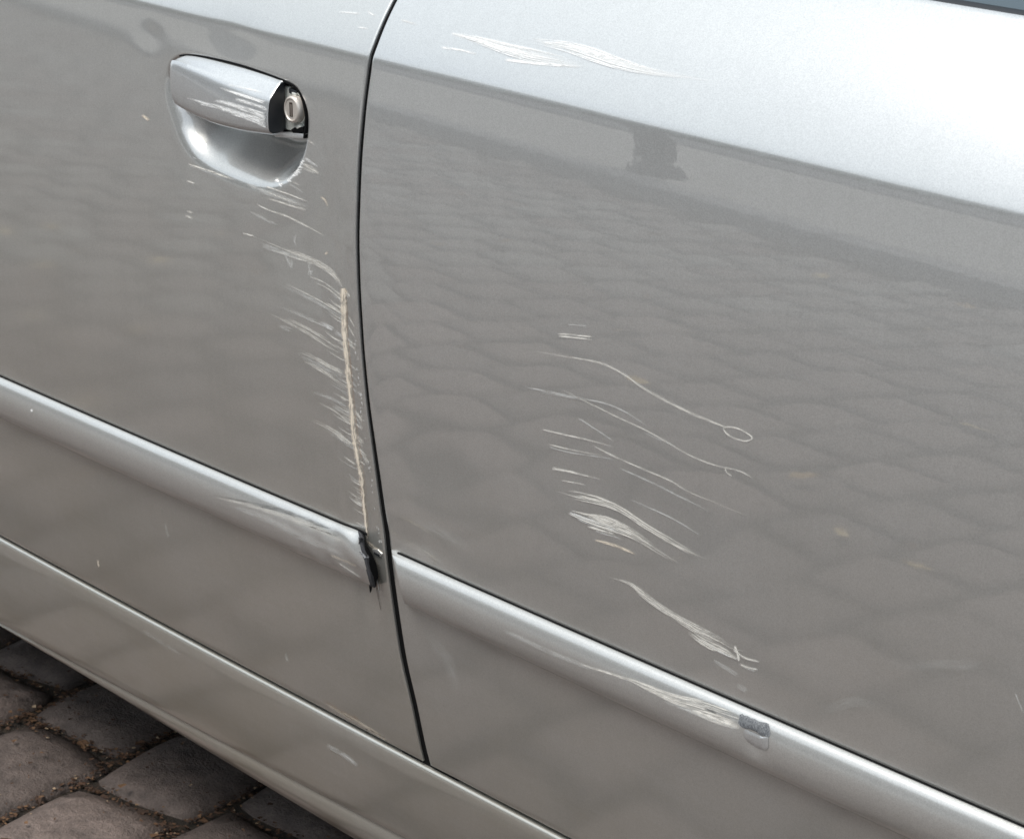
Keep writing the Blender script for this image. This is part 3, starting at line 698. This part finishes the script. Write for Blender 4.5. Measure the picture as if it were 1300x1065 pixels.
# grip scuffs
G_ = lambda pts, w, m='bright', **k: scratch(GRIP, FD, z1(pts), w, m, **k)
for l, w, s_ in [([(400, 290), (480, 318), (560, 345), (630, 372)], [1.6, 3.4, 4, 2], .9), ([(430, 275), (520, 292), (600, 312)], 2.4, .5), ([(375, 355), (460, 378), (560, 412), (655, 452)], [3, 5, 5, 4], .9),
                 ([(232, 343), (330, 372), (420, 398), (540, 438), (655, 482)], [1.6, 3, 5, 5, 4], .95), ([(480, 350), (560, 372), (650, 405)], 4, .75), ([(520, 330), (640, 365)], 2, .6), ([(390, 390), (520, 425), (655, 462)], 3, .9),
                 ([(460, 425), (560, 458), (655, 498)], 2.4, .9), ([(300, 375), (380, 395)], 2, .6), ([(600, 385), (655, 400)], 3, .8), ([(560, 300), (620, 318)], 2, .5), ([(540, 395), (655, 432)], 2, .95), ([(600, 480), (656, 500)], 1.6, .8)]:
    G_(l, w, nacross=3, fade=(.2, .1), str_=s_, step=5)
# trim scratches
T_ = lambda pts, w, m, **k: scratch(TF, FD, pts, w, m, **k)
T_(z4([(545, 342), (640, 362), (740, 385), (830, 420), (900, 448)]), [1.5, 2.4, 3, 4, 2], 'dark', str_=.45, nacross=3)
T_(z4([(560, 350), (650, 372), (740, 400), (820, 430), (915, 478)]), [2, 4, 6, 8, 6], 'white', str_=.28, nacross=4)
T_(z4([(600, 372), (700, 410), (800, 460), (900, 505)]), [3, 8, 9, 5], 'faint', str_=.55, nacross=4)
T_(z4([(660, 372), (720, 384), (770, 400)]), 1.6, 'dark', str_=.7); T_(z4([(800, 424), (850, 442), (880, 452)]), 2, 'dark', str_=.8)
T_(z4([(815, 420), (860, 432)]), 1.4, 'dark', str_=.6); T_(z4([(880, 520), (940, 560)]), 2, 'white', str_=.6); T_(z4([(860, 500), (930, 530)]), 3, 'cream', str_=.3)
T_(z4([(80, 122), (86, 128)]), 2.4, 'bright', step=2)
U_ = lambda pts, w, m, **k: scratch(TR, RD, pts, w, m, **k)
scuff(TR, RD, z7([(80, 192), (150, 222), (230, 255), (320, 280), (432, 318)]), [3, 7, 11, 15, 13], 'white', n=12, str_=.7, fade=(.12, .02), seed=7)
U_(z7([(-60, 150), (30, 178), (110, 205)]), [1.5, 3, 2], 'white', str_=.6)
U_(z7([(280, 290), (360, 318), (432, 345)]), [4, 10, 5], 'white', nacross=4, str_=.8)
U_(z7([(325, 283), (345, 292), (362, 303)]), 3, 'dark', step=3); U_(z7([(300, 268), (330, 278)]), 1.6, 'dark', str_=.6)
U_(z7([(200, 262), (320, 310), (430, 350)]), 4, 'faint', nacross=3)
U_([(502, 765-27), (560, 766), (640, 804)], 5, 'faint', nacross=3, str_=.5); U_([(506, 752), (530, 762)], 2, 'cream', str_=.5); U_([(640, 800), (700, 828), (760, 852)], 5, 'faint', nacross=3, str_=.6)
# sill and door bottom rust
for l, w, m, s_ in [([(414, 893), (440, 908), (465, 922), (493, 940)], [2, 4, 4, 3], 'cream', .45), ([(410, 888), (430, 900), (450, 912)], 5, 'rust', .2), ([(447, 908), (456, 914)], 4, 'rust', .35), ([(424, 899), (462, 921), (490, 937)], 1.4, 'dark', .9),
                    ([(464, 924), (466, 927)], 4, 'dark', .9), ([(488, 938), (492, 941)], 3, 'dark', .9)]:
    F_(l, w, m, str_=s_, nacross=3, fade=(.2, .1), step=4)
for l in ([(210, 665), (214, 682)], [(362, 828), (366, 840)]): F_(l, 3, 'faint', step=4, nacross=3, str_=.35)
F_([(124, 710), (126, 720)], 2.2, 'cream', step=3, str_=.6)
# crack and glue on the bare skin at the torn trim end
F_([(472, 714), (476, 730), (480, 752), (484.5, 776)], [1.2, 2.4, 1.8, .8], 'dark', fade=(.05, .1), str_=1.2, lift=.0006); F_([(474, 712), (479, 735), (482, 752)], 2, 'bright', fade=(.2, .3))
for k in range(11):
    y_ = 712+k*3.6; F_([(480.5+rr.uniform(-1.5, 1.5)+(y_-710)*.11, y_), (482+rr.uniform(-1, 2.5)+(y_-710)*.11, y_+rr.uniform(1, 2.4))], rr.uniform(.5, 1.2), 'dark', fade=(0, 0), step=2, str_=.7, lift=.0005)
F_([(463, 684), (470, 691), (479, 697), (486, 702)], 3.4, 'cream', nacross=3, str_=.55); F_([(469, 700), (472, 715), (475, 730), (477, 744)], 3.4, 'bright', nacross=3, fade=(.15, .2), str_=.75); F_([(476, 708), (479, 725), (483, 745)], 5, 'cream', nacross=3, str_=.25); F_([(466, 686), (474, 695), (484, 700)], 1.6, 'dark', str_=.6); F_([(478, 740), (482, 750)], 2, 'cream', step=3, str_=.8)
scratch(SILL, SILL, [(415, 945), (440, 960), (455, 972)], 5, 'faint', nacross=3) ; scratch(SILL, SILL, [(180, 800), (230, 830)], 5, 'faint', nacross=3, str_=.3)
# gouge in the rear trim
poly_b = z7([(432, 306), (455, 310), (490, 325), (520, 335), (522, 372), (500, 368), (470, 352), (440, 345), (428, 332)])
def patch(o, par, name, poly, m, lift):
    cx, cy = np.mean(poly, 0); pl = catmull(poly, 3, True); V = []; F = []; n = len(pl); rj = np.random.default_rng(2)
    rings = [1.0, .66, .33]
    for s_ in rings:
        for p in pl:
            j = rj.uniform(-.8, .8, 2) if s_ == 1 else (0, 0); h = surf(o, cx+(p[0]-cx)*s_+j[0], cy+(p[1]-cy)*s_+j[1])
            V.append(h[0]+h[1]*(lift if s_ < 1 else lift*.3))
    V.append(surf(o, cx, cy)[0]+surf(o, cx, cy)[1]*lift)
    for k in range(2): F += [(k*n+i, k*n+(i+1) % n, (k+1)*n+(i+1) % n, (k+1)*n+i) for i in range(n)]
    F += [(2*n+i, 2*n+(i+1) % n, 3*n) for i in range(n)]
    return meshobj(name, V, F, m, par)
GOU = mat('gouged_plastic', (.13, .14, .155), .5); g = G(GOU); t_ = g.n('ShaderNodeTexCoord'); w_ = g.n('ShaderNodeMapping'); w_.inputs['Scale'].default_value = (1, 1, .25); g.l(t_.outputs['Object'], w_.inputs[0])
nn = g.noise(1700, 5, w_.outputs[0]); rr2 = g.ramp(nn.outputs[0], [(.35, (.08, .088, .10)), (.72, (.30, .31, .32))]); g.l(rr2.outputs[0], g.b.inputs['Base Color']); g.bump(nn.outputs[0], .6, .0006)
patch(TR, RD, 'gouge', poly_b, GOU, .0006)
patch(TR, RD, 'paint_flap', z7([(446, 352), (475, 360), (500, 372), (520, 376), (514, 412), (488, 406), (458, 388), (444, 372)]), PAINT_BRIGHT, .0011)

# ------------------------------------------------------------------ ground
STONE = mat('cobble_stone', (.2, .19, .18), .62); g = G(STONE)
oi = g.n('ShaderNodeObjectInfo'); tcn = g.n('ShaderNodeTexCoord'); P_ = tcn.outputs['Object']; geo = g.n('ShaderNodeNewGeometry')
sr = g.ramp(geo.outputs['Random Per Island'], [(0, (.215, .19, .172)), (.35, (.155, .115, .098)), (.7, (.25, .235, .215)), (1, (.175, .145, .128))])
sr2 = g.ramp(oi.outputs['Random'], [(0, .75), (1, 1.25)])
n1 = g.noise(38, 7, geo.outputs['Position'], .65); n2 = g.noise(300, 5, geo.outputs['Position'], .7)
v1 = g.ramp(n1.outputs[0], [(.3, .55), (.7, 1.3)]); v2 = g.ramp(n2.outputs[0], [(.3, .7), (.75, 1.35)])
c_ = g.mix(1, sr.outputs[0], sr2.outputs[0], 'MULTIPLY'); c_ = g.mix(1, c_, v1.outputs[0], 'MULTIPLY'); c_ = g.mix(1, c_, v2.outputs[0], 'MULTIPLY')
g.l(c_, g.b.inputs['Base Color']); nb = g.bump(n1.outputs[0], .6, .010); g.bump(n2.outputs[0], .7, .004, prev=nb)
SOIL = mat('joint_soil', (.1, .08, .06), .95); g = G(SOIL); tcn = g.n('ShaderNodeTexCoord')
n1 = g.noise(60, 7, tcn.outputs['Object'], .7); rr2 = g.ramp(n1.outputs[0], [(.3, (.010, .008, .007)), (.55, (.035, .026, .018)), (.8, (.10, .068, .042))]); g.l(rr2.outputs[0], g.b.inputs['Base Color']); g.bump(n1.outputs[0], .9, .01)
CX, CY = .174, .194
ROT = math.radians(9); CR, SR = math.cos(ROT), math.sin(ROT)                                   # joint pitch along and across the car
def ground_pt(px, py):
    r_ = ray(px, py); t = -CAM.z/r_.z; return CAM+r_*t
def stone_mesh(seed, sx, sy, res=7):
    r = np.random.default_rng(seed); bm = bmesh.new(); grid = []
    sk = r.uniform(-.07, .07, 4)
    ph = r.uniform(0, 6, 6)
    for i in range(res):
        row = []
        for j in range(res):
            u = -1+2*i/(res-1); v = -1+2*j/(res-1)
            # squircle outline with wobble
            uu, vv = u*math.sqrt(max(0, 1-v**4*.10)), v*math.sqrt(max(0, 1-u**4*.10))
            x = uu*sx/2*(1+sk[0]*v+.03*math.sin(3*v+ph[0])); y = vv*sy/2*(1+sk[1]*u+.03*math.sin(3*u+ph[1]))
            e = max(abs(u), abs(v)); z = .0018*(1-e**7) + .0011*math.sin(4*u+ph[2])*math.cos(3*v+ph[3]) - .005*(e**30)
            row.append(bm.verts.new((x, y, z)))
        grid.append(row)
    for i in range(res-1):
        for j in range(res-1): bm.faces.new((grid[i][j], grid[i+1][j], grid[i+1][j+1], grid[i][j+1]))
    ring = [grid[i][0] for i in range(res)]+[grid[-1][j] for j in range(1, res)]+[grid[i][-1] for i in range(res-2, -1, -1)]+[grid[0][j] for j in range(res-2, 0, -1)]
    lo = [bm.verts.new((v.co.x*1.0, v.co.y*1.0, -.05)) for v in ring]; n = len(ring)
    for k in range(n): bm.faces.new((ring[k], lo[k], lo[(k+1) % n], ring[(k+1) % n]))
    bmesh.ops.recalc_face_normals(bm, faces=bm.faces)
    me = bpy.data.meshes.new('cobblestone'); bm.to_mesh(me); bm.free(); me.materials.append(STONE)
    me.polygons.foreach_set('use_smooth', [True]*len(me.polygons)); return me
PAV = tag(meshobj('pavement', [(-16, -6.65, -.012), (3, -2.09, -.012), (3, 3, -.012), (-16, 3, -.012)], [(0, 1, 2, 3)], SOIL), kind='structure')
KY = -3.75
protos = [stone_mesh(50+k, CX-.009, CY-.009) for k in range(8)]
low = []
pA = ground_pt(107, 868)                               # a joint crossing seen in the photograph
oxr, oyr = pA.x, pA.y
def ykerb(x): return -3.66+.24*(np.asarray(x)+4)
cells = []
def cell_xy(u, v): return oxr+u*CR-v*SR, oyr+u*SR+v*CR
def course(i): return .5*(i % 2)+.13*math.sin(i*1.7), .004*math.sin(i*2.3)
for i in range(-95, 45):
    sh, du = course(i)
    for j in range(-50, 32):
        x, y = cell_xy((i+.5)*CX+du, (j+sh)*CY)
        if -15 < x < 2 and ykerb(x)+.16 < y < 2.6: cells.append((x, y))
corner = ground_pt(60, 930)
def view_key(c): return min((c[0]-corner.x)**2+(c[1]-corner.y)**2, ((c[0]+1.9)**2+(c[1]+1.2)**2)*1.0+.5)
cells.sort(key=view_key)
for i, (x, y) in enumerate(cells[:290]):
    o = bpy.data.objects.new('cobblestone', protos[rng.integers(8)]); link(o, PAV)
    o.location = (x+rng.uniform(-.008, .008), y+rng.uniform(-.006, .006), rng.uniform(-.003, .003))
    o.rotation_euler = (rng.uniform(-.016, .016), rng.uniform(-.016, .016), ROT+rng.uniform(-.11, .11)+(math.pi if rng.random() < .5 else 0))
    o.scale = (rng.uniform(.88, 1.03), rng.uniform(.86, 1.03), 1)
Vp = []; Fp = []; base = 0
small = [stone_mesh(80+k, CX-.009, CY-.009, 5) for k in range(6)]
sv = [(np.array([v.co[:] for v in m_.vertices]), [tuple(p.vertices) for p in m_.polygons]) for m_ in small]
for (x, y) in cells[290:]:
    v, f = sv[rng.integers(6)]; a = ROT+rng.uniform(-.11, .11); ca, sa = math.cos(a), math.sin(a)
    q = v*np.array([rng.uniform(.88, 1.03), rng.uniform(.86, 1.03), 1]); tx, ty = rng.uniform(-.016, .016, 2)
    z = q[:, 2]+q[:, 0]*tx+q[:, 1]*ty+rng.uniform(-.003, .003)
    Vp.append(np.column_stack([q[:, 0]*ca-q[:, 1]*sa+x+rng.uniform(-.008, .008), q[:, 0]*sa+q[:, 1]*ca+y+rng.uniform(-.006, .006), z]))
    Fp += [tuple(base+k for k in t) for t in f]; base += len(v)
tag(meshobj('cobblestone', np.concatenate(Vp), Fp, STONE, PAV), kind='stuff')
for m_ in small: bpy.data.meshes.remove(m_)

# grit and plant debris in the joints
DEB = mat('dry_debris', (.3, .17, .08), .9); g = G(DEB); geo = g.n('ShaderNodeNewGeometry'); rr2 = g.ramp(geo.outputs['Random Per Island'], [(0, (.04, .022, .014)), (.6, (.09, .045, .024)), (.92, (.18, .10, .05)), (1, (.40, .30, .20))]); g.l(rr2.outputs[0], g.b.inputs['Base Color'])
V = []; F = []
for k in range(11000):
    near = k < 8200
    cx_, cy_ = (corner.x+rng.normal(0, .35), corner.y+rng.normal(0, .3)) if near else (rng.uniform(-6, .5), rng.uniform(-3.6, 0))
    if rng.random() < .9:                              # snap onto a joint
        u = (cx_-oxr)*CR+(cy_-oyr)*SR; v = -(cx_-oxr)*SR+(cy_-oyr)*CR
        if rng.random() < .5: u = round(u/CX)*CX+rng.normal(0, .006)
        else: sh = course(math.floor(u/CX))[0]; v = (round(v/CY-sh-.5)+sh+.5)*CY+rng.normal(0, .006)
        cx_, cy_ = cell_xy(u, v); zz_ = -.010+rng.uniform(0, .007)
    else: zz_ = .004+rng.uniform(0, .004)
    s = rng.uniform(.0008, .0032)*(1 if near else 2)*(2.2 if rng.random() < .05 else 1); a = rng.uniform(0, 6.28); b = s*rng.uniform(.25, .8); n = len(V)
    for (du, dv, dw) in ((-1, -1, 0), (1, -1, .4), (1, 1, 0), (-1, 1, .5)):
        V.append((cx_+du*s*math.cos(a)-dv*b*math.sin(a), cy_+du*s*math.sin(a)+dv*b*math.cos(a), zz_+dw*s*rng.uniform(.2, 1)))
    V.append((cx_, cy_, zz_-s*.3)); F += [(n, n+1, n+2, n+3), (n, n+1, n+4), (n+1, n+2, n+4), (n+2, n+3, n+4), (n+3, n, n+4)]
tag(meshobj('joint_debris', V, F, DEB, smooth=False), 'dry plant debris and grit lying in the joints between the cobblestones', 'debris', kind='stuff')

# fallen leaves on the cobbles (seen mirrored in the doors)
LEAF = mat('dry_leaf', (.38, .25, .11), .8); g = G(LEAF); oi = g.n('ShaderNodeObjectInfo'); rr2 = g.ramp(oi.outputs['Random'], [(0, (.26, .14, .06)), (.5, (.46, .33, .15)), (1, (.58, .47, .28))]); g.l(rr2.outputs[0], g.b.inputs['Base Color'])
def leaf_mesh(seed):
    r = np.random.default_rng(seed); V = []; F = []; n = 9
    for i in range(n):
        t = i/(n-1); w = .011*math.sin(math.pi*t**.8)*(1+.25*r.uniform(-1, 1)); x = (t-.5)*.05
        for s in (-1, 0, 1): V.append((x, s*w, .004*abs(s)+.006*math.sin(t*3+seed)+.002*r.uniform(0, 1)))
    for i in range(n-1):
        for k in (0, 1): F.append((i*3+k, (i+1)*3+k, (i+1)*3+k+1, i*3+k+1))
    me = bpy.data.meshes.new('dry_leaf'); me.from_pydata(V, [], F); me.materials.append(LEAF)
    me.polygons.foreach_set('use_smooth', [True]*len(F)); return me
lm = [leaf_mesh(k) for k in range(5)]
for k in range(46):
    o = link(bpy.data.objects.new('dry_leaf', lm[k % 5])); o.location = (rng.uniform(-4.5, -.6), rng.uniform(-3.2, -.25), .018)
    o.rotation_euler = (rng.uniform(-.2, .2), rng.uniform(-.2, .2), rng.uniform(0, 6.28)); s = rng.uniform(.7, 1.5); o.scale = (s, s, s)
    tag(o, 'small dry tan leaf lying on the cobbles mirrored in the car doors', 'leaf', 'dry leaves scattered on the cobblestones')

# kerb, footway and ground beyond, mirrored as dark bands high on the doors
KERB = mat('kerb_granite', (.22, .22, .225), .6); g = G(KERB); nn = g.noise(120, 6); rr2 = g.ramp(nn.outputs[0], [(.3, (.15, .15, .155)), (.7, (.29, .29, .295))]); g.l(rr2.outputs[0], g.b.inputs['Base Color'])
GUT = mat('gutter_asphalt', (.022, .024, .026), .9)
def strip(name, d0, d1, z, m, x0=-16, x1=3):
    return tag(meshobj(name, [(x0, float(ykerb(x0))+d1, z), (x1, float(ykerb(x1))+d1, z), (x1, float(ykerb(x1))+d0, z), (x0, float(ykerb(x0))+d0, z)], [(0, 1, 2, 3)], m), kind='structure')
strip('gutter', -.06, .10, -.004, GUT)
KA = math.atan(.24)
def kerb_row(d, label, h):
    kb = tag(empty('kerb', (-4, float(ykerb(-4))+d, 0)), label, 'kerb', 'granite kerbs beyond the cobbles'); kb.rotation_euler.z = KA
    kp = box('kerb_stone', -.49, .49, -.07, .07, -.05, h, KERB, bev=.012); kp.parent = kb; kp.location = (-12, 0, 0)
    for k in range(1, 18):
        c = kp.copy(); COL.objects.link(c); c.parent = kb; c.location = (-12+k, 0, rng.uniform(-.003, .003))
kerb_row(-.13, 'flush granite kerb at the edge of the cobbles', .035)
kerb_row(-1.45, 'second granite kerb, beyond the narrow footway', .02)
FOOT = mat('footway_paving', (.3, .29, .28), .8); g = G(FOOT); tcn = g.n('ShaderNodeTexCoord')
nn = g.noise(9, 6, tcn.outputs['Object']); rr2 = g.ramp(nn.outputs[0], [(.3, (.31, .30, .285)), (.7, (.40, .39, .37))]); g.l(rr2.outputs[0], g.b.inputs['Base Color'])
strip('footway', -1.40, -.19, .02, FOOT)
strip('road_gutter', -1.74, -1.50, -.006, GUT)
ROAD = mat('road_asphalt', (.17, .175, .18), .7); g = G(ROAD); nn = g.noise(14, 6); rr2 = g.ramp(nn.outputs[0], [(.3, (.105, .11, .12)), (.7, (.15, .157, .168))]); g.l(rr2.outputs[0], g.b.inputs['Base Color'])
strip('road', -30, -1.74, -.012, ROAD, -60, 30)
GRD = mat('far_ground', (.16, .15, .13), .9)
tag(meshobj('ground', [(-300, -300, -.06), (300, -300, -.06), (300, 300, -.06), (-300, 300, -.06)], [(0, 1, 2, 3)], GRD), kind='structure')
# slim dark bollard by the kerb, mirrored in the rear door
BOL = mat('bollard_paint', (.035, .037, .042), .45)
bp = hit(832, 228); e = 1e-3
def mirror_ground(px, py):
    h = hit(px, py, f=base_out); dx = (base_out(h.x+e, h.z)-base_out(h.x-e, h.z))/2/e; dz = (base_out(h.x, h.z+e)-base_out(h.x, h.z-e))/2/e
    n = Vector((-dx, -1, -dz)).normalized(); d = ray(px, py); q = d-2*d.dot(n)*n; return h+q*(-h.z/q.z)
print('mirror', [[round(v, 2) for v in mirror_ground(*p)] for p in ((480, 145), (900, 270), (1290, 382), (480, 110), (1290, 300), (832, 228), (190, 55))])
bq_ = mirror_ground(832, 226)
def lathe_z(name, loc, prof, m, par, n=28):
    rows = [[(loc[0]+r_*math.cos(a), loc[1]+r_*math.sin(a), loc[2]+z_) for a in np.linspace(0, 2*math.pi, n, endpoint=False)] for r_, z_ in prof]
    return finish(gridobj(name, rows, m, par, closed_v=True, caps=True), 40)
bol = tag(empty('bollard', (bq_.x, bq_.y, 0)), 'slim dark bollard by the kerb mirrored high in the rear door', 'bollard')
lathe_z('post', (0, 0, 0), [(.075, .10), (.075, .9), (.07, .93)], BOL, bol); lathe_z('base_ring', (0, 0, 0), [(.115, -.02), (.115, .03), (.09, .06), (.076, .08)], BOL, bol)
lathe_z('cap', (0, 0, 0), [(.085, .93), (.085, .96), (.06, .99), (.01, 1.01)], BOL, bol)
# far hedge and trees closing the street
LF = mat('far_foliage', (.05, .065, .03), .8); g = G(LF); geo = g.n('ShaderNodeNewGeometry'); rr2 = g.ramp(geo.outputs['Random Per Island'], [(0, (.02, .026, .015)), (1, (.055, .06, .035))]); g.l(rr2.outputs[0], g.b.inputs['Base Color'])
nq = 42000; ax = rng.uniform(-60, 40, nq); ht = 11+1.6*np.sin(ax*.35)+.8*np.sin(ax*.9+2); zq = ht*rng.uniform(0, 1, nq)**.8; yq = -26+rng.normal(0, .9, nq)*1.0
V = []; F = []
A1 = rng.normal(0, 1, (nq, 3)); A2 = rng.normal(0, 1, (nq, 3)); A1 /= np.linalg.norm(A1, axis=1)[:, None]; A2 = np.cross(A1, A2); A2 /= np.linalg.norm(A2, axis=1)[:, None]
Cq = np.column_stack([ax, yq, zq]); s_ = rng.uniform(.18, .42, nq)[:, None]
V = np.stack([Cq-A1*s_, Cq-A2*s_*.6, Cq+A1*s_, Cq+A2*s_*.6], 1).reshape(-1, 3); F = np.arange(nq*4).reshape(-1, 4).tolist()
tag(meshobj('tree_row', V, F, LF, smooth=False), 'row of tall trees far beyond the road, a dark line mirrored along the door crease', 'trees', kind='stuff')
